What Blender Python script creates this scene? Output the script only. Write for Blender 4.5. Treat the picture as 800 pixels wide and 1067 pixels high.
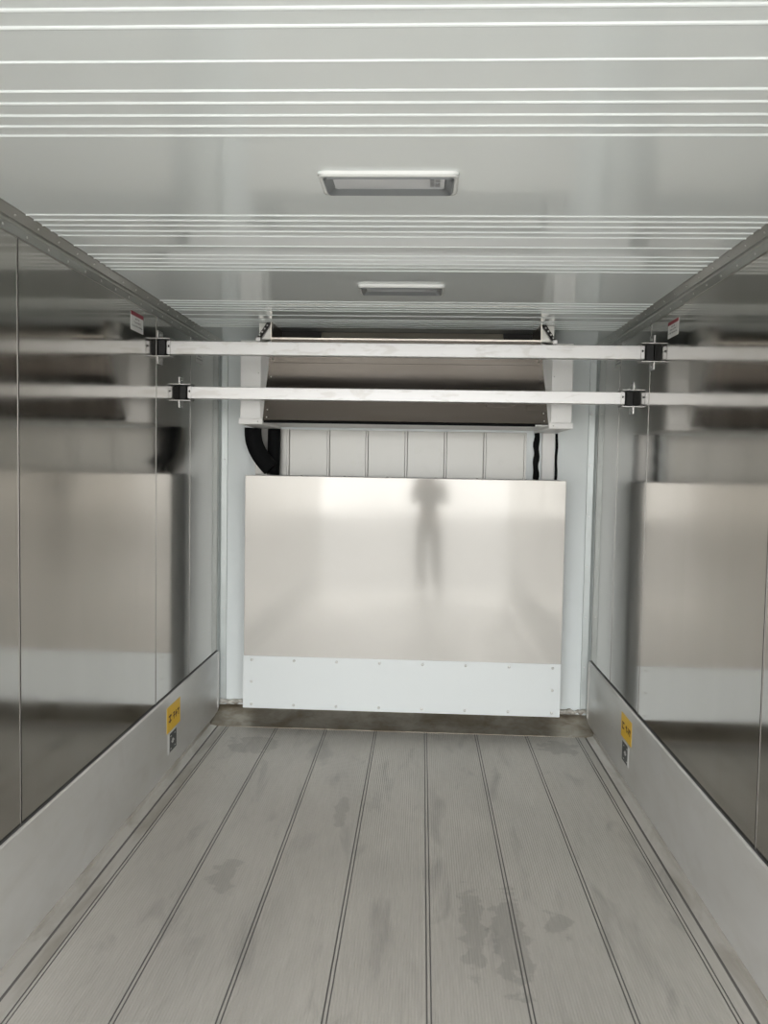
import bpy, bmesh, math, random
from mathutils import Vector, Matrix
random.seed(4)
for o in list(bpy.data.objects): bpy.data.objects.remove(o)
S = bpy.context.scene
C = S.collection
# ---------------------------------------------------------------- camera
yaw, pitch, roll = 0.0458, 0.0546, 0.0174
cy, sy, cp, sp, cr, sr = math.cos(yaw), math.sin(yaw), math.cos(pitch), math.sin(pitch), math.cos(roll), math.sin(roll)
fwd = Vector((-sy*cp, cy*cp, -sp)); rgt = Vector((cy, sy, 0)); up = rgt.cross(fwd)
r2 = cr*rgt + sr*up; u2 = -sr*rgt + cr*up
cam = bpy.data.cameras.new('camera'); camo = bpy.data.objects.new('camera', cam); C.objects.link(camo)
m = Matrix((r2, u2, -fwd)).transposed().to_4x4(); m.translation = Vector((0.102, 0, 1.558))
camo.matrix_world = m
cam.sensor_fit = 'VERTICAL'; cam.sensor_height = 24.0; cam.lens = 24.0*850.2/1067
cam.clip_start = 0.02
S.camera = camo
# ---------------------------------------------------------------- light: overcast daylight through the open rear doorway
W = bpy.data.worlds.new('overcast_sky'); S.world = W; W.use_nodes = True
nt = W.node_tree; bg = nt.nodes['Background']
tc = nt.nodes.new('ShaderNodeTexCoord'); sx = nt.nodes.new('ShaderNodeSeparateXYZ'); rp = nt.nodes.new('ShaderNodeValToRGB')
nt.links.new(tc.outputs['Generated'], sx.inputs[0]); nt.links.new(sx.outputs['Z'], rp.inputs[0]); nt.links.new(rp.outputs[0], bg.inputs['Color'])
rp.color_ramp.elements[0].position = 0.0; rp.color_ramp.elements[0].color = (.72, .71, .69, 1)
rp.color_ramp.elements[1].position = 0.10; rp.color_ramp.elements[1].color = (.96, .97, .985, 1)
SKY = 3.8
bg.inputs['Strength'].default_value = SKY
YR = -0.65                       # rear doorway
YF = 5.02                       # front wall
HC = 2.311                      # ceiling height
HW = 1.15                       # half width
pl = bpy.data.lights.new('doorway_portal', 'AREA'); pl.shape = 'RECTANGLE'; pl.size = 2*HW; pl.size_y = HC
pl.cycles.is_portal = True
po = bpy.data.objects.new('doorway_portal', pl); C.objects.link(po); po.location = (0, YR, HC/2); po.rotation_euler = (math.radians(90), 0, 0)
S.view_settings.view_transform = 'Standard'; S.view_settings.look = 'None'; S.view_settings.gamma = 1
S.view_settings.use_curve_mapping = False
S.view_settings.exposure = 1.6

# ---------------------------------------------------------------- materials
def mat(name, col, metal=0., rough=.5, **k):
    M = bpy.data.materials.new(name); M.use_nodes = True
    n = M.node_tree.nodes; L = M.node_tree.links; b = n['Principled BSDF']
    b.inputs['Base Color'].default_value = (*col, 1); b.inputs['Metallic'].default_value = metal; b.inputs['Roughness'].default_value = rough
    if 'coat' in k: b.inputs['Coat Weight'].default_value = k['coat']; b.inputs['Coat Roughness'].default_value = k.get('coat_r', .05)
    if 'spec' in k: b.inputs['Specular IOR Level'].default_value = k['spec']
    tc = n.new('ShaderNodeTexCoord')
    def noise(scale, vec=(1, 1, 1), detail=3, rough_=.5, dist=0):
        mp = n.new('ShaderNodeMapping'); mp.inputs['Scale'].default_value = vec; L.new(tc.outputs['Object'], mp.inputs[0])
        t = n.new('ShaderNodeTexNoise'); t.inputs['Scale'].default_value = scale; t.inputs['Detail'].default_value = detail; t.inputs['Roughness'].default_value = rough_
        t.inputs['Distortion'].default_value = dist
        L.new(mp.outputs[0], t.inputs['Vector']); return t.outputs['Fac']
    def ramp(src, a, b_, ca, cb):
        r = n.new('ShaderNodeValToRGB'); r.color_ramp.elements[0].position = a; r.color_ramp.elements[1].position = b_
        r.color_ramp.elements[0].color = (*ca, 1); r.color_ramp.elements[1].color = (*cb, 1); L.new(src, r.inputs[0]); return r.outputs[0]
    if 'stain' in k:              # list of (scale, vec, lo, hi, factor colour at the low end)
        cur = None
        for (sc, vec, lo, hi, dark) in k['stain']:
            f = ramp(noise(sc, vec, 4, .55, .6), lo, hi, dark, (1, 1, 1))
            if cur is None:
                mx = n.new('ShaderNodeMix'); mx.data_type = 'RGBA'; mx.blend_type = 'MULTIPLY'; mx.inputs[0].default_value = 1
                mx.inputs[6].default_value = (*col, 1)
            else:
                mx = n.new('ShaderNodeMix'); mx.data_type = 'RGBA'; mx.blend_type = 'MULTIPLY'; mx.inputs[0].default_value = 1
                L.new(cur, mx.inputs[6])
            L.new(f, mx.inputs[7]); cur = mx.outputs[2]
        L.new(cur, b.inputs['Base Color'])
    if 'rvar' in k:
        sc, vec, lo, hi = k['rvar']
        mr = n.new('ShaderNodeMapRange'); mr.inputs['From Min'].default_value = .3; mr.inputs['From Max'].default_value = .7
        mr.inputs['To Min'].default_value = lo; mr.inputs['To Max'].default_value = hi
        L.new(noise(sc, vec, 3), mr.inputs[0]); L.new(mr.outputs[0], b.inputs['Roughness'])
    if 'bump' in k:
        prev = None
        for (sc, vec, dist, det) in k['bump']:
            bp = n.new('ShaderNodeBump'); bp.inputs['Strength'].default_value = 1; bp.inputs['Distance'].default_value = dist
            L.new(noise(sc, vec, det), bp.inputs['Height'])
            if prev: L.new(prev, bp.inputs['Normal'])
            prev = bp.outputs[0]
        L.new(prev, b.inputs['Normal'])
    return M
M_ceil = mat('ceiling_white_gloss', (.84, .895, .89), 0, .12, spec=.55, coat=.42, coat_r=.03, bump=[(1.3, (1, 1, 1), .0022, 1)])
M_wall = mat('stainless_wall', (.47, .452, .425), 1, .12, rvar=(2.0, (1, 3, .4), .07, .13), bump=[(1.1, (1, 1, .5), .0018, 1)],
             stain=[(1.6, (1, 2.2, .5), .3, .7, (.93, .93, .92))])
M_seam = mat('dark_wall_seam', (.10, .10, .10), .5, .5)
M_strip = mat('wall_joint_strip', (.22, .215, .205), 1, .38)
M_scuff = mat('aluminium_scuff', (.70, .70, .69), .5, .38, rvar=(3, (1, .8, 3), .30, .46),
              stain=[(1.2, (1, 1, 2), .35, .75, (.88, .87, .84)), (7, (1, .5, 1), .25, .5, (.93, .92, .9))], bump=[(2, (1, 1, 1), .001, 1)])
M_rail = mat('aluminium_rail', (.42, .42, .40), 1, .33, stain=[(6, (1, .6, 1), .3, .7, (.85, .84, .8))])
M_floor = mat('extruded_aluminium_floor', (.62, .592, .548), .35, .42, rvar=(2.2, (2, .5, 1), .38, .52),
              stain=[(1.1, (1.6, .7, 1), .36, .6, (.88, .88, .88)), (3.5, (2.4, .6, 1), .26, .44, (.72, .72, .73)), (30, (3, .25, 1), .3, .7, (.90, .90, .89))])
def wet_patch(M, blobs, k=.80):
    """damp stains with ragged edges at fixed places on the floor: (x, y, half width, half length)"""
    n = M.node_tree.nodes; L = M.node_tree.links; b = n['Principled BSDF']; cur = b.inputs['Base Color'].links[0].from_socket
    tc = n.new('ShaderNodeTexCoord'); nz = n.new('ShaderNodeTexNoise'); nz.inputs['Scale'].default_value = 16; nz.inputs['Detail'].default_value = 4
    L.new(tc.outputs['Object'], nz.inputs['Vector'])
    for (x, y, a, c) in blobs:
        mp = n.new('ShaderNodeMapping'); mp.inputs['Location'].default_value = (-x/a, -y/c, 0); mp.inputs['Scale'].default_value = (1/a, 1/c, 0)
        L.new(tc.outputs['Object'], mp.inputs[0])
        ln = n.new('ShaderNodeVectorMath'); ln.operation = 'LENGTH'; L.new(mp.outputs[0], ln.inputs[0])
        ad = n.new('ShaderNodeMath'); ad.operation = 'MULTIPLY_ADD'; L.new(nz.outputs['Fac'], ad.inputs[0]); ad.inputs[1].default_value = 2.2; L.new(ln.outputs['Value'], ad.inputs[2])
        mr = n.new('ShaderNodeMapRange'); mr.inputs['From Min'].default_value = 1.85; mr.inputs['From Max'].default_value = 2.05; mr.inputs['To Min'].default_value = k; mr.inputs['To Max'].default_value = 1
        L.new(ad.outputs[0], mr.inputs[0])
        mx = n.new('ShaderNodeMix'); mx.data_type = 'RGBA'; mx.blend_type = 'MULTIPLY'; mx.inputs[0].default_value = 1
        L.new(cur, mx.inputs[6]); L.new(mr.outputs[0], mx.inputs[7]); cur = mx.outputs[2]
    L.new(cur, b.inputs['Base Color'])
wet_patch(M_floor, [(.305, 2.70, .05, .30), (.425, 2.66, .065, .32), (-.235, 3.62, .035, .16), (-.62, 3.0, .06, .14), (.60, 2.75, .05, .09), (-.80, 4.45, .16, .16), (.90, 4.55, .12, .12)])
M_trim = mat('aluminium_floor_edge', (.60, .575, .535), .5, .36, stain=[(4, (3, .7, 1), .32, .55, (.72, .70, .66))])
M_groove = mat('dirty_groove', (.20, .19, .18), .4, .6)
M_sill = mat('stained_steel_cove', (.46, .425, .36), .45, .3, stain=[(5, (1, 1, 1), .35, .65, (.55, .50, .42)), (17, (1, 1, 1), .3, .6, (.8, .75, .7))], bump=[(6, (1, 1, 1), .003, 2)])
M_paint = mat('pale_painted_wall', (.86, .915, .91), 0, .32, stain=[(3, (1, 1, 1), .2, .5, (.95, .95, .95))])
M_post = mat('corner_trim_paint', (.52, .56, .55), .2, .35, stain=[(9, (1, 1, .3), .3, .6, (.88, .88, .87))])
M_box = mat('brushed_stainless_panel', (.55, .535, .50), .11, .09, rvar=(1.2, (1.6, 1, .5), .06, .14),
            bump=[(1.5, (1.6, 1, .45), .0035, 0)])
M_boxe = mat('panel_edge', (.30, .29, .28), 1, .4)
M_kick = mat('white_kick_plate', (.76, .80, .80), 0, .28)
M_rivet = mat('rivet_head', (.62, .62, .6), .9, .3)
M_pleat = mat('grey_ribbed_panel', (.47, .468, .44), .15, .33, bump=[(5, (1, 1, 1), .001, 1)], stain=[(8, (1, 1, 1), .2, .4, (.9, .9, .88))])
M_evc = mat('evaporator_stainless', (.10, .092, .083), 1, .24, rvar=(3, (.4, 1, 2), .18, .3), stain=[(4, (.4, 1, 3), .3, .7, (.9, .88, .85))])
M_evi = mat('evaporator_inner_metal', (.62, .58, .52), 1, .3)
M_evw = mat('evaporator_white_housing', (.92, .92, .90), 0, .35)
M_black = mat('black_rubber', (.006, .0065, .007), 0, .8, spec=.15, bump=[(60, (1, 1, 1), .002, 2)])
M_dark = mat('dark_recess', (.03, .028, .026), .2, .6)
M_bar = mat('aluminium_cargo_bar', (.55, .55, .545), .5, .36, stain=[(9, (1, 1, 3), .36, .44, (.88, .87, .85))])
M_brk = mat('galvanised_bracket', (.50, .50, .49), .9, .35)
M_inner = mat('bracket_gap_shade_and_black_fittings', (.02, .02, .02), 0, .7)  # black of the bar end caps and pins, and painted shade in the bracket gap
M_lrim = mat('lamp_white_rim', (.80, .82, .80), 0, .25)
M_lbev = mat('lamp_grey_bezel', (.30, .32, .33), .6, .28)
M_lens = mat('lamp_lens', (.60, .62, .64), 0, .12, spec=.8)
M_lcd = mat('lamp_socket', (.28, .29, .30), 0, .4)
M_stw = mat('sticker_white', (.66, .66, .64), 0, .4)
M_str = mat('sticker_red', (.26, .012, .030), 0, .4)
M_stt = mat('sticker_grey_print', (.24, .24, .24), 0, .5)
M_sty = mat('sticker_yellow', (.80, .50, .02), 0, .4)
M_std = mat('sticker_dark_print', (.10, .025, .01), 0, .5)
M_stk = mat('sticker_black', (.04, .045, .045), 0, .4)

# ---------------------------------------------------------------- mesh helpers
def link(name, bm, mats, parent=None, smooth=False):
    me = bpy.data.meshes.new(name); bmesh.ops.recalc_face_normals(bm, faces=bm.faces); bm.to_mesh(me); bm.free()
    for q in (mats if isinstance(mats, (list, tuple)) else [mats]): me.materials.append(q)
    if smooth:
        for p in me.polygons: p.use_smooth = True
    o = bpy.data.objects.new(name, me); C.objects.link(o)
    if parent:
        o.parent = parent; o.matrix_parent_inverse = parent.matrix_basis.inverted()
    return o
def box(bm, a, b, bev=0, mi=0, seg=1):
    t = bmesh.new(); bmesh.ops.create_cube(t, size=1)
    s = [abs(b[i]-a[i]) for i in range(3)]; c = [(a[i]+b[i])/2 for i in range(3)]
    bmesh.ops.scale(t, vec=s, verts=t.verts)
    if bev: bmesh.ops.bevel(t, geom=t.edges[:], offset=min(bev, min(s)*.45), segments=seg, affect='EDGES', profile=.5)
    bmesh.ops.translate(t, vec=c, verts=t.verts)
    for f in t.faces: f.material_index = mi
    me = bpy.data.meshes.new('t'); t.to_mesh(me); t.free(); bm.from_mesh(me); bpy.data.meshes.remove(me)
    return bm
def prism(bm, pts, axis, a, b, mi=0, closed=True, caps=True):
    """pts in the plane across `axis`: axis y -> (x,z); axis x -> (y,z); axis z -> (x,y)"""
    def P(p, t): return {'y': (p[0], t, p[1]), 'x': (t, p[0], p[1]), 'z': (p[0], p[1], t)}[axis]
    A = [bm.verts.new(P(p, a)) for p in pts]; B = [bm.verts.new(P(p, b)) for p in pts]
    n = len(pts); fs = []
    for i in range(n if closed else n-1):
        j = (i+1) % n; fs.append(bm.faces.new((A[i], A[j], B[j], B[i])))
    if closed and caps: fs.append(bm.faces.new(A)); fs.append(bm.faces.new(B[::-1]))
    for f in fs: f.material_index = mi
    return fs
def dome(bm, c, n, r, h, mi=0, seg=10):
    """rivet head: low dome at c with outward direction n"""
    n = Vector(n).normalized(); a = n.orthogonal().normalized(); b = n.cross(a); c = Vector(c)
    rings = []
    for (rr, hh) in ((1, 0), (.92, .45), (.6, .85)):
        rings.append([bm.verts.new(c + n*h*hh + (a*math.cos(t*2*math.pi/seg)+b*math.sin(t*2*math.pi/seg))*r*rr) for t in range(seg)])
    top = bm.verts.new(c + n*h)
    for k in range(2):
        for i in range(seg):
            f = bm.faces.new((rings[k][i], rings[k][(i+1) % seg], rings[k+1][(i+1) % seg], rings[k+1][i])); f.material_index = mi; f.smooth = True
    for i in range(seg):
        f = bm.faces.new((rings[2][i], rings[2][(i+1) % seg], top)); f.material_index = mi; f.smooth = True
    f = bm.faces.new(rings[0]); f.material_index = mi
def dots(name, items, r, h, m, parent):
    """one screw or rivet head object per item (position, outward direction), all children of parent"""
    me = None
    for (p, n_) in items:
        if me is None or n_ != last:
            bm = bmesh.new(); dome(bm, (0, 0, 0), n_, r, h); me = bpy.data.meshes.new(name); bmesh.ops.recalc_face_normals(bm, faces=bm.faces); bm.to_mesh(me); bm.free(); me.materials.append(m); last = n_
        o = bpy.data.objects.new(name, me); C.objects.link(o); o.parent = parent
        base = Vector((0, 0, 0)); q = parent
        while q: base += q.location + q.matrix_parent_inverse.translation; q = q.parent
        o.location = Vector(p) - base
def tube(bm, path, radii, seg=16, flat=1.0):
    path = [Vector(p) for p in path]; rings = []
    for i, p in enumerate(path):
        d = (path[min(i+1, len(path)-1)] - path[max(i-1, 0)]).normalized()
        a = d.cross(Vector((0, 1, 0))).normalized(); b = d.cross(a)
        r = radii[i] if isinstance(radii, (list, tuple)) else radii
        rings.append([bm.verts.new(p + a*r*math.cos(t*2*math.pi/seg) + b*r*flat*math.sin(t*2*math.pi/seg)) for t in range(seg)])
    for k in range(len(rings)-1):
        for i in range(seg):
            f = bm.faces.new((rings[k][i], rings[k][(i+1) % seg], rings[k+1][(i+1) % seg], rings[k+1][i])); f.smooth = True
    bm.faces.new(rings[0]); bm.faces.new(rings[-1][::-1])
def empty(name, loc, label, cat, group=None):
    o = bpy.data.objects.new(name, None); C.objects.link(o); o.location = loc; o.empty_display_size = .1
    return tag(o, label, cat, group)
def tag(o, label, cat, group=None):
    o['label'] = label; o['category'] = cat
    if group: o['group'] = group
    return o
def struct(o, label, cat):
    o['kind'] = 'structure'; return tag(o, label, cat)
def dup(root, loc, label):
    r = root.copy(); C.objects.link(r); r.location = loc; r['label'] = label
    for ch in list(root.children):
        c = ch.copy(); C.objects.link(c); c.parent = r
        for g in list(ch.children):
            d = g.copy(); C.objects.link(d); d.parent = c
    return r

# ================================================================= SETTING
# ---- ceiling: ribbed glossy panels, ribs run across the body
def rib(c, w, h): return [(c-w/2, HC), (c-w*.33, HC-h*.75), (c-w*.1, HC-h), (c+w*.1, HC-h), (c+w*.33, HC-h*.75), (c+w/2, HC)]
prof = [(YR, HC)]
joint = 1.553 - 3*1.277
while joint < YF+.5:
    cs = [(joint+s*o_, .012, .0035) for s in (-1, 1) for o_ in (.12, .175, .235, .29, .342)] + [(joint, .008, .003)]
    for (c_, w_, h_) in sorted(cs):
        if YR+.03 < c_ < YF-.03: prof += rib(c_, w_, h_)
    joint += 1.277
prof += [(YF+.06, HC), (YF+.06, HC+.05), (YR, HC+.05)]
bm = bmesh.new(); prism(bm, prof, 'x', -HW-.06, HW+.06)
struct(link('ceiling', bm, M_ceil), 'glossy pale grey-white ceiling of the cargo body crossed by groups of thin raised ribs', 'ceiling')

# ---- floor: seven extruded boards with fine lengthwise grooves; double groove at each seam
edges = [-1.026 + .2946*k for k in range(8)]
YE = 4.745
bm = bmesh.new()
P = [(-HW-.02, -.05), (-HW-.02, .022)]
MI = []
def fl(pts, mi):
    for p in pts: P.append(p); MI.append(mi)
segs = []                                             # (x, z, material of the face that starts here)
segs += [(-HW-.02, .024, 1), (-HW+.0165, .024, 1), (-HW+.020, .009, 1), (-HW+.055, .001, 1), (-1.092, 0, 2), (-1.090, -.004, 2), (-1.084, -.004, 2), (-1.082, 0, 1)]
for k, e in enumerate(edges):
    segs += [(e-.009, 0, 2), (e-.008, -.003, 2), (e-.005, -.003, 2), (e-.004, -.0003, 0), (e+.004, -.0003, 2), (e+.005, -.003, 2), (e+.0075, -.003, 2), (e+.0085, 0, 0)]
    if k < 7:
        n_ = 28; x0 = e+.014; x1 = edges[k+1]-.014; st = (x1-x0)/n_
        for j in range(n_):
            x = x0+st*j
            segs += [(x+st*.18, 0, 0), (x+st*.30, -.0009, 0), (x+st*.62, -.0009, 0), (x+st*.74, 0, 0)]
segs += [(1.082, 0, 2), (1.084, -.004, 2), (1.090, -.004, 2), (1.092, 0, 1), (HW-.055, .001, 1), (HW-.020, .009, 1), (HW-.0165, .024, 1), (HW+.02, .024, 1)]
va = [bm.verts.new((x, YR, z)) for x, z, _ in segs]; vb = [bm.verts.new((x, YE, z)) for x, z, _ in segs]
for i in range(len(segs)-1):
    f = bm.faces.new((va[i], va[i+1], vb[i+1], vb[i])); f.material_index = segs[i][2]
# underside so the floor has a real thickness
lo = [bm.verts.new(p) for p in ((-HW-.02, YR, -.05), (HW+.02, YR, -.05), (HW+.02, YE, -.05), (-HW-.02, YE, -.05))]
bm.faces.new(lo)
bm.faces.new((va[0], vb[0], lo[3], lo[0])); bm.faces.new((va[-1], lo[1], lo[2], vb[-1]))
struct(link('floor', bm, [M_floor, M_trim, M_groove]), 'worn grey extruded aluminium floor of seven long grooved boards with paired dark seams', 'floor')
# steel cove closing the floor against the front wall
bm = bmesh.new()
cove = [(YE, -.03), (YE, .002), (YE+.02, .004), (YE+.10, .012), (YE+.19, .030), (YF-.03, .046), (YF, .054), (YF, -.03)]
prism(bm, cove, 'x', -HW-.002, HW+.002)
struct(link('trim_1', bm, M_sill, smooth=False), 'stained brownish steel cove along the foot of the front wall under the metal bulkhead', 'trim')

# ---- side walls with joint lines, scuff plates and riveted cove rails
def side(sx, name, seams):
    bm = bmesh.new()
    x0, x1 = HW, HW+.06
    ys = [YR] + [q for y, w in seams for q in (y-w/2, y+w/2)] + [YF+.06]
    for i in range(len(ys)-1):
        if i % 2 == 0: box(bm, (x0, ys[i], -.02), (x1, ys[i+1], HC), 0, 0)
        else: box(bm, (x0+.004, ys[i], -.02), (x1, ys[i+1], HC), 0, 1)
    for y, w in seams:                                # slim cover strip beside the seam
        box(bm, (x0-.0015, y-w/2-.0025, .40), (x0+.001, y-w/2-.0005, HC-.03), 0, 2)
    if sx < 0: bmesh.ops.scale(bm, vec=(-1, 1, 1), verts=bm.verts)
    return link(name, bm, [M_wall, M_seam, M_strip])
struct(side(-1, 'wall_left', [(-.12, .006), (1.18, .006), (2.486, .007), (3.80, .007), (4.36, .003)]), 'left wall of polished dark stainless steel sheets with vertical joint lines', 'wall')
struct(side(1, 'wall_right', [(-.12, .006), (1.18, .006), (2.51, .007), (3.88, .007), (4.46, .003)]), 'right wall of polished dark stainless steel sheets with vertical joint lines', 'wall')
ST = .402
def scuff(sx, name):
    bm = bmesh.new()
    pts = [(HW+.001, .018), (HW-.010, .018), (HW-.0125, .03), (HW-.0125, ST-.008), (HW-.0095, ST-.002), (HW-.006, ST), (HW+.001, ST)]
    prism(bm, pts, 'y', YR, YF-.055)
    # folded end strip by the corner
    box(bm, (HW-.0165, YF-.075, .05), (HW-.012, YF-.055, ST-.01), .001)
    if sx < 0: bmesh.ops.scale(bm, vec=(-1, 1, 1), verts=bm.verts)
    # dark sealant line on top of the plate
    d = bmesh.new(); return link(name, bm, [M_scuff])
bl = struct(scuff(-1, 'baseboard_left'), 'tall satin aluminium scuff plate along the foot of the left wall', 'baseboard')
br = struct(scuff(1, 'baseboard_right'), 'tall satin aluminium scuff plate along the foot of the right wall', 'baseboard')
for s, par in ((-1, bl), (1, br)):
    bm = bmesh.new(); box(bm, (s*(HW-.007), YR, ST), (s*(HW-.0005), YF-.05, ST+.0025))
    link('sealant_line', bm, M_seam, par)
def rail(sx, name):
    bm = bmesh.new()
    pts = [(HW, HC-.070), (HW-.004, HC-.070), (HW-.0045, HC-.040), (HW-.010, HC-.036), (HW-.0115, HC-.030), (HW-.008, HC-.026), (HW-.026, HC-.0045), (HW-.028, HC), (HW, HC)]
    prism(bm, pts, 'y', YR, YF)
    y = YR+.08
    while y < YF-.05:
        dome(bm, (HW-.0042, y, HC-.055), (-1, 0, 0), .0045, .0028, 1, 8)
        dome(bm, (HW-.017, y+.05, HC-.0152), (-.78, 0, -.62), .0045, .0028, 1, 8)
        y += .148
    if sx < 0: bmesh.ops.scale(bm, vec=(-1, 1, 1), verts=bm.verts)
    return link(name, bm, [M_rail, M_rivet])
struct(rail(-1, 'trim_2'), 'riveted metal cove rail between the left wall and the ceiling', 'trim')
struct(rail(1, 'trim_3'), 'riveted metal cove rail between the right wall and the ceiling', 'trim')

# ---- front wall, corner posts
bm = bmesh.new(); box(bm, (-HW-.001, YF, -.02), (HW+.001, YF+.06, HC+.001))
struct(link('wall_front', bm, M_paint), 'pale painted front wall of the cargo body behind the metal bulkhead', 'wall')
def post(sx, name):
    bm = bmesh.new()
    pts = [(HW-.0005, YF+.001), (HW-.048, YF+.001), (HW-.048, YF-.003), (HW-.045, YF-.005), (HW-.010, YF-.007), (HW-.006, YF-.010), (HW-.004, YF-.052), (HW-.0005, YF-.054)]
    prism(bm, pts, 'z', .052, HC-.02)
    for z in [.35+.31*i for i in range(7)]:
        dome(bm, (HW-.030, YF-.0058, z), (0, -1, 0), .005, .003, 1, 8)
    if sx < 0: bmesh.ops.scale(bm, vec=(-1, 1, 1), verts=bm.verts)
    return link(name, bm, [M_post, M_rivet])
def sealant(s, par):
    R = random.Random(7+s); bm = bmesh.new()
    pts = [(s*(.935+.205*i/12), YF-.012+.004*R.random(), .066+.014*R.random()) for i in range(13)]
    tube(bm, pts, [.010+.008*R.random() for _ in pts], 8)
    link('sealant_bead', bm, M_seal, par)
M_seal = mat('cream_sealant', (.62, .61, .56), 0, .5, stain=[(20, (1, 1, 1), .4, .6, (.45, .42, .38))])
struct((p4 := post(-1, 'trim_4')), 'narrow grey corner trim where the left wall meets the front wall', 'trim')
struct((p5 := post(1, 'trim_5')), 'narrow grey corner trim where the right wall meets the front wall', 'trim')

sealant(-1, p4); sealant(1, p5)
# ---- outside: the yard behind the open rear doorway
bm = bmesh.new(); box(bm, (-25, -40, -1.25), (25, YR+.0, -1.15))
struct(link('ground', bm, mat('yard_concrete', (.27, .262, .25), 0, .8, stain=[(.5, (1, 1, 1), .3, .7, (.8, .8, .8))])), 'grey concrete yard outside the open rear doorway', 'ground')

# ================================================================= BULKHEAD (lower metal box)
BX, BY = .93, 4.73
bk = empty('air_return_bulkhead', (0, BY, .121), 'wide low bulkhead box, shiny steel over a white riveted plate, at the front wall', 'bulkhead')
bm = bmesh.new()
box(bm, (-BX, BY, .430), (BX, BY+.006, 1.497), .0015)
box(bm, (-BX, BY+.002, 1.4955), (BX, YF-.002, 1.4985), 0, 1)          # top flange
fp = link('steel_panel', bm, [M_box, M_boxe], bk)
fp['label'] = 'large shiny brushed steel panel'
for s in (-1, 1):
    bm = bmesh.new(); box(bm, (s*BX, BY+.003, .124), (s*(BX-.004), YF-.002, 1.495), .001)
    link('side_panel', bm, M_boxe, bk)
bm = bmesh.new(); box(bm, (-BX-.003, BY-.004, .121), (BX, BY+.004, .434), .0015)
kp = link('kick_plate', bm, M_kick, bk); kp['label'] = 'white riveted lower plate'
rx = [-BX+.048 + i*(2*BX-.096)/7 for i in range(8)]
rv = [(x, z) for x in rx for z in (.410, .145)] + [(rx[0], .28), (rx[-1], .28)]
dots('rivet', [((x, BY-.004, z), (0, -1, 0)) for x, z in rv], .0085, .006, M_rivet, kp)
dots('screw', [((x, BY+.012, 1.4984), (0, 0, 1)) for x in (-.60, -.35, -.10, .18, .42, .70)], .009, .006, M_boxe, fp)

# ================================================================= strip of ribbed panels between bulkhead and evaporator
bm = bmesh.new()
sx_ = [-.724, -.475, -.239, .0016, .241, .480, .723]
pts = [(-.93, YF-.006)]
for i, s in enumerate(sx_):
    if i == len(sx_)-1: break
    pts += [(s-.010, YF-.008), (s-.005, YF-.024), (s+.005, YF-.024), (s+.010, YF-.008)]
pts += [(.716, YF-.008), (.718, YF-.024), (.730, YF-.024), (.730, YF), (-.93, YF)]
prism(bm, [(x, y-.003) for x, y in pts], 'z', 1.500, 1.781)
pn = tag(link('ribbed_lining_panel', bm, M_pleat), 'pale grey lining panel with slim vertical ribs on the front wall above the steel bulkhead', 'panel')
bm = bmesh.new(); box(bm, (.824, YF-.026, 1.500), (.902, YF-.003, 1.781), .003)
tag(link('cable_cover', bm, M_evw), 'pale flat cover strip between two thin black lines, right of the ribbed panel', 'cover strip')
bm = bmesh.new()
pth = [(.789+.003*math.sin(i*1.1), YF-.035+.003*math.sin(i*1.3), 1.502+.278*i/14) for i in range(15)]
tube(bm, pth, [.017+.002*math.sin(i*1.3) for i in range(15)], 12)
tag(link('drain_hose', bm, M_black), 'thin black hose running up the front wall beside the right end of the ribbed panel', 'hose')
bm = bmesh.new()
tube(bm, [(.913+.002*math.sin(i*1.1), YF-.012, 1.500+.280*i/10) for i in range(11)], .008, 8)
tag(link('electric_cable', bm, M_black), 'black cable against the pale front wall, right of the flat cover strip', 'cable')
# insulated refrigerant hoses on the left
def bez(p0, p1, p2, p3, n=14):
    o = []
    for i in range(n+1):
        t = i/n; a = [Vector(p) for p in (p0, p1, p2, p3)]
        o.append(a[0]*(1-t)**3 + 3*a[1]*t*(1-t)**2 + 3*a[2]*t*t*(1-t) + a[3]*t**3)
    return o
Yh = 4.90
bm = bmesh.new(); tube(bm, bez((-.908, 4.838, 1.778), (-.915, 4.838, 1.68), (-.87, 4.838, 1.61), (-.800, 4.838, 1.54)), .051, 18)
tag(link('insulated_hose', bm, M_black, smooth=True), 'thick black insulated hose bending down from the evaporator left end, left arm of the Y', 'hose', 'insulated hoses')
bm = bmesh.new(); tube(bm, bez((-.803, 4.955, 1.780), (-.803, 4.955, 1.70), (-.803, 4.955, 1.60), (-.808, 4.955, 1.502)), .039, 18)
tag(link('insulated_hose', bm, M_black, smooth=True), 'straight thick black insulated hose, right arm of the Y beside the ribbed panel', 'hose', 'insulated hoses')

# ================================================================= EVAPORATOR
ev = empty('evaporator_unit', (0, 4.6, 1.80), 'long stainless refrigeration evaporator with white end housings hung under the ceiling at the front wall', 'refrigeration unit')
tf, bf = 4.29, 4.43
wt, wb = .700, .772
zt, zb, zf = 2.222, 1.800, 1.935
yf_ = 4.375
wf = wt+(wb-wt)*(zt-zf)/(zt-zb)
bm = bmesh.new()
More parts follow.
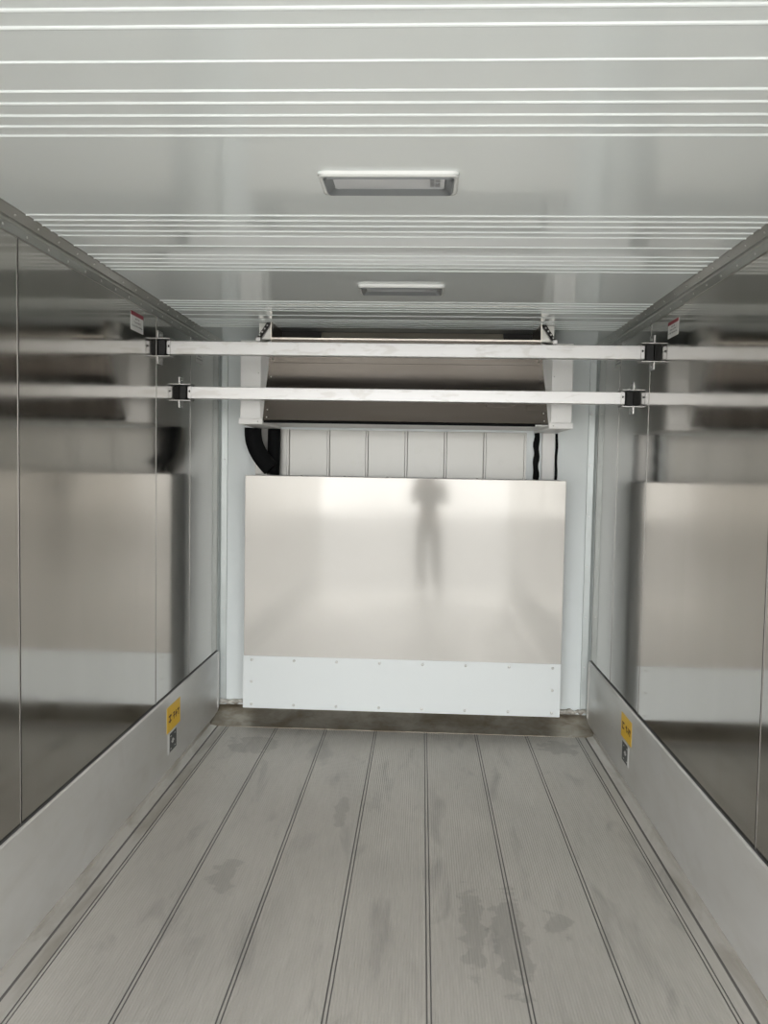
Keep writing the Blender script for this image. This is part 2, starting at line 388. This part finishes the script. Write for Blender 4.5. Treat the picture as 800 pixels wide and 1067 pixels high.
# curved stainless cover: a sheet following a shallow curve from the top lip back to the bottom
sec = []
for i in range(9):
    t = i/8; z = zt+(zf-zt)*t; y = tf+(yf_-tf)*(t**.85); sec.append((y, z))
sec += [(bf-.002, zb+.006), (bf+.006, zb)]
def hw(z): return wt+(wb-wt)*(zt-z)/(zt-zb)
fr = [[bm.verts.new((s*hw(z), y, z)) for s in (-1, 1)] for y, z in sec]
bk_ = [[bm.verts.new((s*hw(z), y+.008, z)) for s in (-1, 1)] for y, z in sec]
for i in range(len(sec)-1):
    bm.faces.new((fr[i][0], fr[i][1], fr[i+1][1], fr[i+1][0])); bm.faces.new((bk_[i][0], bk_[i+1][0], bk_[i+1][1], bk_[i][1]))
    for s in (0, 1): bm.faces.new((fr[i][s], fr[i+1][s], bk_[i+1][s], bk_[i][s]))
bm.faces.new((fr[0][0], bk_[0][0], bk_[0][1], fr[0][1])); bm.faces.new((fr[-1][0], fr[-1][1], bk_[-1][1], bk_[-1][0]))
for f in bm.faces: f.smooth = False
cv = link('front_cover', bm, M_evc, ev); cv['label'] = 'sloping brown-grey stainless cover'
bm = bmesh.new(); box(bm, (-wt-.003, tf-.006, zt-.004), (wt+.003, tf+.014, zt+.006), .001)
link('top_lip', bm, M_evi, ev)
dots('screw', [((s*(hw(z)-.02), tf+(bf-tf)*((zt-z)/(zt-zb))-.004, z), (0, -1, -.2)) for s in (-1, 1) for z in (2.12, 2.03, 1.86, 1.82)], .004, .003, M_rivet, cv)
bm = bmesh.new(); box(bm, (-wb+.005, bf-.006, zb-.010), (wb-.07, bf+.006, zb+.001), .001)
link('rubber_gasket', bm, M_black, ev)
# cheeks closing the outlet at the ends
for s in (-1, 1):
    bm = bmesh.new(); prism(bm, [(tf-.004, zt-.006), (tf-.004, HC), (4.62, HC), (4.62, zt-.006)], 'x', s*wt, s*(wt+.005))
    link('outlet_cheek', bm, M_evi, ev)
# inner outlet sheet and dark end recesses
bm = bmesh.new(); prism(bm, [(tf+.16, zt-.10), (tf+.30, HC-.004), (tf+.305, HC-.004), (tf+.165, zt-.10)], 'x', -wt+.225, wt-.165)
link('outlet_sheet', bm, M_evi, ev)
bm = bmesh.new(); box(bm, (-wt+.002, tf+.31, zt-.12), (wt-.002, tf+.32, HC-.002)); link('recess_back', bm, M_dark, ev)
bm = bmesh.new(); box(bm, (-wt+.002, tf+.04, zt-.12), (wt-.002, tf+.31, zt-.11)); link('recess_floor', bm, M_dark, ev)
# white housings at both ends, tapered sliver along the cover edge
for s in (-1, 1):
    bm = bmesh.new()
    box(bm, (s*.785, 4.45, zb+.01), (s*.900, YF-.001, HC-.075), .003)
    prism(bm, [(s*.785, 4.452), (s*.785, 4.50), (s*(wt+.006), 4.50), (s*(wt+.006), 4.36)], 'z', zb+.02, zt-.02) if False else None
    a = [bm.verts.new(p) for p in ((s*(wt+.002), tf+.006, zt-.006), (s*(wb+.002), bf+.008, zb+.004), (s*.790, 4.452, zb+.004), (s*.790, 4.452, zt-.006))]
    b = [bm.verts.new(p) for p in ((s*(wt+.002), YF-.002, zt-.006), (s*(wt+.002), YF-.002, zb+.004), (s*.790, YF-.002, zb+.004), (s*.790, YF-.002, zt-.006))]
    bm.faces.new(a); bm.faces.new(b[::-1])
    for i in range(4): bm.faces.new((a[i], a[(i+1) % 4], b[(i+1) % 4], b[i]))
    box(bm, (s*.775, 4.437, zb-.018), (s*.906, YF-.001, zb+.012), .002)
    h = link('end_housing', bm, M_evw, ev); h['label'] = 'white painted end housing'
    dots('screw', [((s*.80, 4.449, 2.06), (0, -1, 0)), ((s*.80, 4.449, 1.96), (0, -1, 0)), ((s*.80, 4.436, zb-.004), (0, -1, 0))], .004, .003, M_rivet, h)
    # hanger strap from cheek to housing
    bm = bmesh.new()
    x0, x1 = s*(wt+.008), s*.775
    prism(bm, [(x0, HC-.002), (x0+s*.022, HC-.002), (x1+s*.010, HC-.085), (x1-s*.012, HC-.085)], 'y', tf+.02, tf+.026)
    hs = link('hanger_strap', bm, M_dark, h)
    bm = bmesh.new()
    box(bm, (x1-.012, tf+.012, HC-.100), (x1+.014, tf+.034, HC-.080), .002)
    link('strap_foot', bm, M_brk, h)
    dots('bolt', [((x0+(x1-x0)*t+s*.006, tf+.0195, HC-.085*t), (0, -1, 0)) for t in (.2, .4, .6, .8)], .005, .002, M_brk, h)
    bm = bmesh.new(); box(bm, (s*(wt+.007), tf+.040, zt+.002), (s*.775, tf+.25, HC-.001), .001)
    link('mounting_bracket', bm, M_rail, h)
# bottom pan
bm = bmesh.new(); box(bm, (-.774, bf+.012, zb-.004), (.774, YF-.002, zb+.006), .001)
dp = link('drain_pan', bm, M_evw, ev)

# ================================================================= CARGO BARS and their wall brackets
def bar(y, z, label):
    e = empty('cargo_bar', (0, y, z-.03), label, 'cargo bar', 'cargo bars across the body')
    bm = bmesh.new(); L_ = HW-.040
    t = bmesh.new(); pts = [(y-.025, z-.031), (y+.025, z-.031), (y+.025, z+.031), (y-.025, z+.031)]
    box(bm, (-L_, y-.025, z-.031), (L_, y+.025, z+.031), .003, 0, 2)
    t.free()
    link('tube', bm, M_bar, e)
    for s in (-1, 1):
        bm = bmesh.new(); box(bm, (s*L_, y-.021, z-.027), (s*(L_+.003), y+.021, z+.027), .001)
        link('end_cap', bm, M_inner, e)
        bm = bmesh.new()
        dome(bm, (s*(L_-.012), y-.025, z+.006), (0, -1, 0), .006, .008, 0, 8)
        link('retaining_pin', bm, M_inner, e)
    return e
Z0 = 1.558
bar(3.846, Z0+.546, 'bright aluminium cargo bar nearest the camera, the upper of the two spanning bars')
bar(4.19, Z0+.367, 'bright aluminium cargo bar farther back, the lower one crossing in front of the evaporator cover')
def bracket(s, y, z, label):
    e = empty('bar_bracket', (s*HW, y, z), label, 'bracket', 'wall brackets of the cargo bars')
    X = lambda d: s*(HW-d)
    T = .0035; h = .043; hy = .034
    bm = bmesh.new()
    box(bm, (X(0), y-hy, z+h), (X(T), y+hy, z+h+.035), .0005)       # upper flange on the wall
    box(bm, (X(0), y-hy, z-h-.035), (X(T), y+hy, z-h), .0005)       # lower flange
    box(bm, (X(0), y-hy, z+h-T), (X(.060), y+hy, z+h), .0005)       # top plate
    box(bm, (X(0), y-hy, z-h), (X(.060), y+hy, z-h+T), .0005)       # bottom plate
    box(bm, (X(.060), y-hy, z-h), (X(.060-T), y-.0262, z+h), .0005) # web beside the bar, front strip
    box(bm, (X(.060), y+.0262, z-h), (X(.060-T), y+hy, z+h), .0005)
    box(bm, (X(.060), y-hy, z+.033), (X(.060-T), y+hy, z+h), .0005)
    box(bm, (X(.060), y-hy, z-h), (X(.060-T), y+hy, z-.033), .0005)
    link('hat_channel', bm, M_brk, e)
    bm = bmesh.new(); box(bm, (X(.001), y-.029, z-.036), (X(.034), y+.029, z+.036), .002)  # black block painted as the shade in the gap between bar end and wall
    p = link('gap_shade_block', bm, M_inner, e); p['label'] = 'black block standing in for the shaded gap inside the bracket'
    for zz in (z+h+.018, z-h-.018):
        bm = bmesh.new(); dome(bm, (X(T), y, zz), (-s, 0, 0), .008, .006, 0, 8); link('bolt', bm, M_brk, e)
for (y, z, w) in ((3.846, Z0+.546, 'upper front'), (4.19, Z0+.367, 'lower rear')):
    bracket(-1, y, z, 'metal hat-shaped bracket on the left wall holding the %s cargo bar' % w)
    bracket(1, y, z, 'metal hat-shaped bracket on the right wall holding the %s cargo bar' % w)

# ================================================================= CEILING LAMPS
def ring(bm, o, i, z0, z1, mi=0, ro=.02, ri=.012):
    """rounded-rectangle sloping ring from outer half-size o at z0 to inner half-size i at z1"""
    def rr(hx, hy, r, z, n=5):
        out = []
        for (cx, cy_, a0) in ((hx-r, hy-r, 0), (-hx+r, hy-r, 90), (-hx+r, -hy+r, 180), (hx-r, -hy+r, 270)):
            for k in range(n+1):
                a = math.radians(a0+90*k/n); out.append(bm.verts.new((cx+r*math.cos(a), cy_+r*math.sin(a), z)))
        return out
    A = rr(*o, ro, z0); B = rr(*i, ri, z1); n = len(A)
    for k in range(n):
        f = bm.faces.new((A[k], A[(k+1) % n], B[(k+1) % n], B[k])); f.material_index = mi
    return A, B
def lamp(label):
    e = empty('ceiling_lamp', (0, 0, HC), label, 'ceiling lamp', 'recessed ceiling lamps')
    def add(name, bm, m_, lab=None):
        me = bpy.data.meshes.new(name); bm.to_mesh(me); bm.free(); me.materials.append(m_)
        o = bpy.data.objects.new(name, me); C.objects.link(o); o.parent = e
        if lab: o['label'] = lab
        return o
    bm = bmesh.new()
    ring(bm, (.1825, .080), (.181, .0785), 0, -.008); ring(bm, (.181, .0785), (.176, .0735), -.008, -.012); ring(bm, (.176, .0735), (.170, .0675), -.012, -.012)
    bmesh.ops.remove_doubles(bm, verts=bm.verts, dist=1e-5); add('rim', bm, M_lrim, 'white outer rim')
    bm = bmesh.new()
    ring(bm, (.1705, .068), (.166, .0635), -.012, -.016); ring(bm, (.166, .0635), (.148, .046), -.016, -.004); ring(bm, (.148, .046), (.146, .044), -.004, -.001)
    bmesh.ops.remove_doubles(bm, verts=bm.verts, dist=1e-5); add('bezel', bm, M_lbev, 'grey sloping bezel')
    bm = bmesh.new(); box(bm, (-.1465, -.0445, -.004), (.1465, .0445, .0005), .001); ln = add('lens', bm, M_lens)
    bm = bmesh.new(); box(bm, (.108, -.030, -.0065), (.118, .022, -.0035)); box(bm, (.122, -.034, -.006), (.134, -.010, -.0035)); box(bm, (.122, .000, -.006), (.134, .024, -.0035))
    sw = add('switch', bm, M_lcd)
    return e
l1 = lamp('rectangular ceiling lamp with white rim, nearer and larger one'); l1.location = (0, 2.195, HC)
l2 = dup(l1, (0, 3.482, HC), 'rectangular ceiling lamp farther back, small, just in front of the evaporator')

# ================================================================= STICKERS
def sticker(s, name, y0, y1, z0, z1, x, label, group, kind):
    """flat decal on a side wall; s=-1 left wall, +1 right"""
    X = lambda k: s*(x-k)
    bm = bmesh.new(); box(bm, (X(-.0002), y0, z0), (X(.0012), y1, z1), 0)
    base = {'warn': M_stw, 'yellow': M_sty, 'tie': M_stw}[kind]
    e = link(name, bm, base); tag(e, label, 'sticker', group)
    def rect(bm, u0, u1, v0, v1):                      # u: along y in reading order, v: up
        a, b = (y0+(y1-y0)*u0, y0+(y1-y0)*u1) if s < 0 else (y1-(y1-y0)*u0, y1-(y1-y0)*u1)
        box(bm, (X(.0012), min(a, b), z0+(z1-z0)*v0), (X(.0018), max(a, b), z0+(z1-z0)*v1))
    R = random.Random(len(label))
    def glyphs(bm, u0, u1, v0, v1, n):
        w = (u1-u0)/n
        for i in range(n):
            a = u0+w*i+w*.1; b = u0+w*(i+1)-w*.1
            for _ in range(2): t = v0+(v1-v0)*R.random()*.8; rect(bm, a, b, t, t+(v1-v0)*.2)
            t = a+(b-a)*R.random()*.7; rect(bm, t, t+(b-a)*.25, v0, v1)
    if kind == 'warn':
        bm = bmesh.new(); rect(bm, 0, 1, .79, 1); c = link('header', bm, M_str, e); c['label'] = 'dark red header band'
        bm = bmesh.new(); glyphs(bm, .32, .68, .60, .70, 3); glyphs(bm, .2, .8, .42, .52, 5); glyphs(bm, .08, .92, .22, .32, 8); link('print', bm, M_stt, e)
    if kind == 'yellow':
        bm = bmesh.new(); bm.from_mesh(e.data); k0 = len(bm.faces); glyphs(bm, .10, .34, .34, .66, 1); glyphs(bm, .44, .92, .36, .64, 3)
        bm.faces.ensure_lookup_table()
        for f in bm.faces[k0:]: f.material_index = 1
        bm.to_mesh(e.data); bm.free(); e.data.materials.append(M_std)
    if kind == 'tie':
        bm = bmesh.new(); rect(bm, (.16 if s < 0 else .04), (.96 if s < 0 else .84), .03, .98); k0 = len(bm.faces)
        def r2_(u0, u1, v0, v1):
            a, b = (y0+(y1-y0)*u0, y0+(y1-y0)*u1) if s < 0 else (y1-(y1-y0)*u0, y1-(y1-y0)*u1)
            box(bm, (X(.0017), min(a, b), z0+(z1-z0)*v0), (X(.0024), max(a, b), z0+(z1-z0)*v1))
        for (u, v) in ((.24, .80), (.70, .80), (.24, .16), (.70, .16)): r2_(u, u+.13, v, v+.035)
        r2_(.44, .60, .40, .62); r2_(.36, .68, .47, .54)
        bm.faces.ensure_lookup_table()
        for f in bm.faces[k0:]: f.material_index = 1
        c = link('pictogram', bm, [M_stk, M_stw], e); c['label'] = 'black pictogram field'

g = 'red and white wall stickers'
sticker(-1, 'warning_sticker', 3.458, 3.613, 2.128, 2.208, HW, 'white sticker with dark red top band high on the left wall, near the bar bracket', g, 'warn')
sticker(1, 'warning_sticker', 3.467, 3.611, 2.131, 2.200, HW, 'white sticker with dark red top band high on the right wall, near the bar bracket', g, 'warn')
sticker(-1, 'warning_sticker', 4.46, 4.60, 2.118, 2.20, HW, 'small white sticker on the left wall near the front corner, below the upper cargo bar', g, 'warn')
sticker(1, 'warning_sticker', 4.43, 4.57, 2.118, 2.20, HW, 'small white sticker on the right wall near the front corner, below the upper cargo bar', g, 'warn')
XS = HW-.0125
sticker(-1, 'yellow_sticker', 3.93, 4.15, .215, .345, XS, 'yellow sticker with dark print on the left scuff plate', 'yellow stickers on the scuff plates', 'yellow')
sticker(1, 'yellow_sticker', 3.93, 4.13, .225, .345, XS, 'yellow sticker with dark print on the right scuff plate', 'yellow stickers on the scuff plates', 'yellow')
sticker(-1, 'pictogram_sticker', 3.95, 4.09, .105, .205, XS, 'small black and white sticker just below the yellow one on the left scuff plate', 'black pictogram stickers on the scuff plates', 'tie')
sticker(1, 'pictogram_sticker', 3.97, 4.10, .110, .210, XS, 'small black and white sticker just below the yellow one on the right scuff plate', 'black pictogram stickers on the scuff plates', 'tie')

# ================================================================= PERSON standing at the rear with a phone (seen only as a reflection in the steel panel)
pe = empty('person', (.19, -.42, 0), 'person in dark clothes standing at the rear holding a phone, seen as a faint reflection', 'person')
def skin(name, V, E, m, sub=2, par=pe):
    me = bpy.data.meshes.new(name); me.from_pydata([v[:3] for v in V], E, []); me.materials.append(m)
    o = bpy.data.objects.new(name, me); C.objects.link(o); o.parent = par
    md = o.modifiers.new('skin', 'SKIN'); md.use_smooth_shade = True
    for i, v in enumerate(V):
        d = me.skin_vertices[0].data[i]; r = v[3]; d.radius = r if isinstance(r, tuple) else (r, r); d.use_root = (i == 0)
    sd = o.modifiers.new('sub', 'SUBSURF'); sd.levels = sub; sd.render_levels = sub
    return o
M_skin = mat('skin', (.55, .36, .27), 0, .55); M_shirt = mat('dark_shirt', (.05, .055, .065), 0, .9); M_trs = mat('dark_trousers', (.045, .045, .05), 0, .9)
M_hair = mat('black_hair', (.012, .01, .01), 0, .6); M_shoe = mat('dark_shoes', (.03, .03, .03), 0, .5)
# pelvis, spine, neck, head, arms raised to the phone, legs
V = [(0, 0, .93, (.14, .10)), (0, .0, 1.08, (.125, .09)), (0, .0, 1.26, (.15, .10)), (0, .01, 1.38, (.13, .08)), (0, .02, 1.46, .055), (0, .05, 1.545, (.07, .085)), (0, .055, 1.62, (.078, .09)), (0, .05, 1.68, (.05, .06))]
E_ = [(i, i+1) for i in range(7)]
for s in (-1, 1):
    b = len(V)
    V += [(s*.17, .0, 1.36, .055), (s*.21, .10, 1.14, .044), (s*.10-.04, .30, 1.40, .033), (s*.065-.05, .335, 1.475, .026), (s*.055-.06, .345, 1.53, (.032, .018))]
    E_ += [(3, b), (b, b+1), (b+1, b+2), (b+2, b+3), (b+3, b+4)]
    b = len(V)
    V += [(s*.09, 0, .86, .088), (s*.10, .01, .49, .058), (s*.10, -.02, .10, .038), (s*.105, .01, .045, (.04, .035)), (s*.115, .12, .03, (.042, .025))]
    E_ += [(0, b), (b, b+1), (b+1, b+2), (b+2, b+3), (b+3, b+4)]
body = skin('body', V, E_, M_skin)
for s in (-1, 1):                                   # four fingers curled round the phone and a thumb
    for k in range(4):
        z = 1.515+.019*k; L_ = (.018, .022, .021, .017)[k]
        skin('finger', [(s*.055-.06, .345, z, .009), (s*.085-.075, .375, z, .0085), (s*.070-.078, .393, z, .008), (s*(.070-L_)-.078, .396, z, .007)], [(0, 1), (1, 2), (2, 3)], M_skin, 1)
    skin('thumb', [(s*.055-.06, .335, 1.52, .011), (s*.055-.07, .345, 1.56, .0095), (s*.035-.075, .362, 1.58, .008)], [(0, 1), (1, 2)], M_skin, 1)
V = [(0, 0, 1.0, (.158, .118)), (0, 0, 1.12, (.145, .11)), (0, 0, 1.27, (.168, .118)), (0, .01, 1.385, (.14, .095)), (0, .015, 1.435, .068)]
E_ = [(0, 1), (1, 2), (2, 3), (3, 4)]
for s in (-1, 1):
    b = len(V); V += [(s*.175, 0, 1.36, .068), (s*.212, .10, 1.14, .056), (s*.115-.035, .275, 1.37, .044)]; E_ += [(3, b), (b, b+1), (b+1, b+2)]
o = skin('shirt', V, E_, M_shirt); o['label'] = 'dark long sleeved shirt'
V = [(0, 0, .96, (.155, .115))]; E_ = []
for s in (-1, 1):
    b = len(V); V += [(s*.09, 0, .84, .10), (s*.10, .01, .49, .074), (s*.10, -.01, .09, .062)]; E_ += [(0, b), (b, b+1), (b+1, b+2)]
o = skin('trousers', V, E_, M_trs); o['label'] = 'dark trousers'
skin('hair', [(0, .035, 1.60, (.082, .082)), (0, .03, 1.67, (.075, .085)), (0, .04, 1.705, (.04, .05))], [(0, 1), (1, 2)], M_hair)
for s in (-1, 1): skin('shoe', [(s*.105, -.05, .042, (.042, .04)), (s*.11, .05, .042, (.046, .036)), (s*.118, .16, .032, (.042, .026))], [(0, 1), (1, 2)], M_shoe)
bm = bmesh.new()
box(bm, (-.118-.038+.068, .375, 1.475), (-.118+.038+.068-.0, .384, 1.63), .004, 0, 2)
for v in bm.verts: v.co.x -= .038
ph = bpy.data.meshes.new('phone'); bm.to_mesh(ph); bm.free(); ph.materials.append(M_stk)
pho = bpy.data.objects.new('phone', ph); C.objects.link(pho); pho.location = (.19, -.42, 0)
tag(pho, 'black phone held upright in both hands of the person at the rear', 'phone')
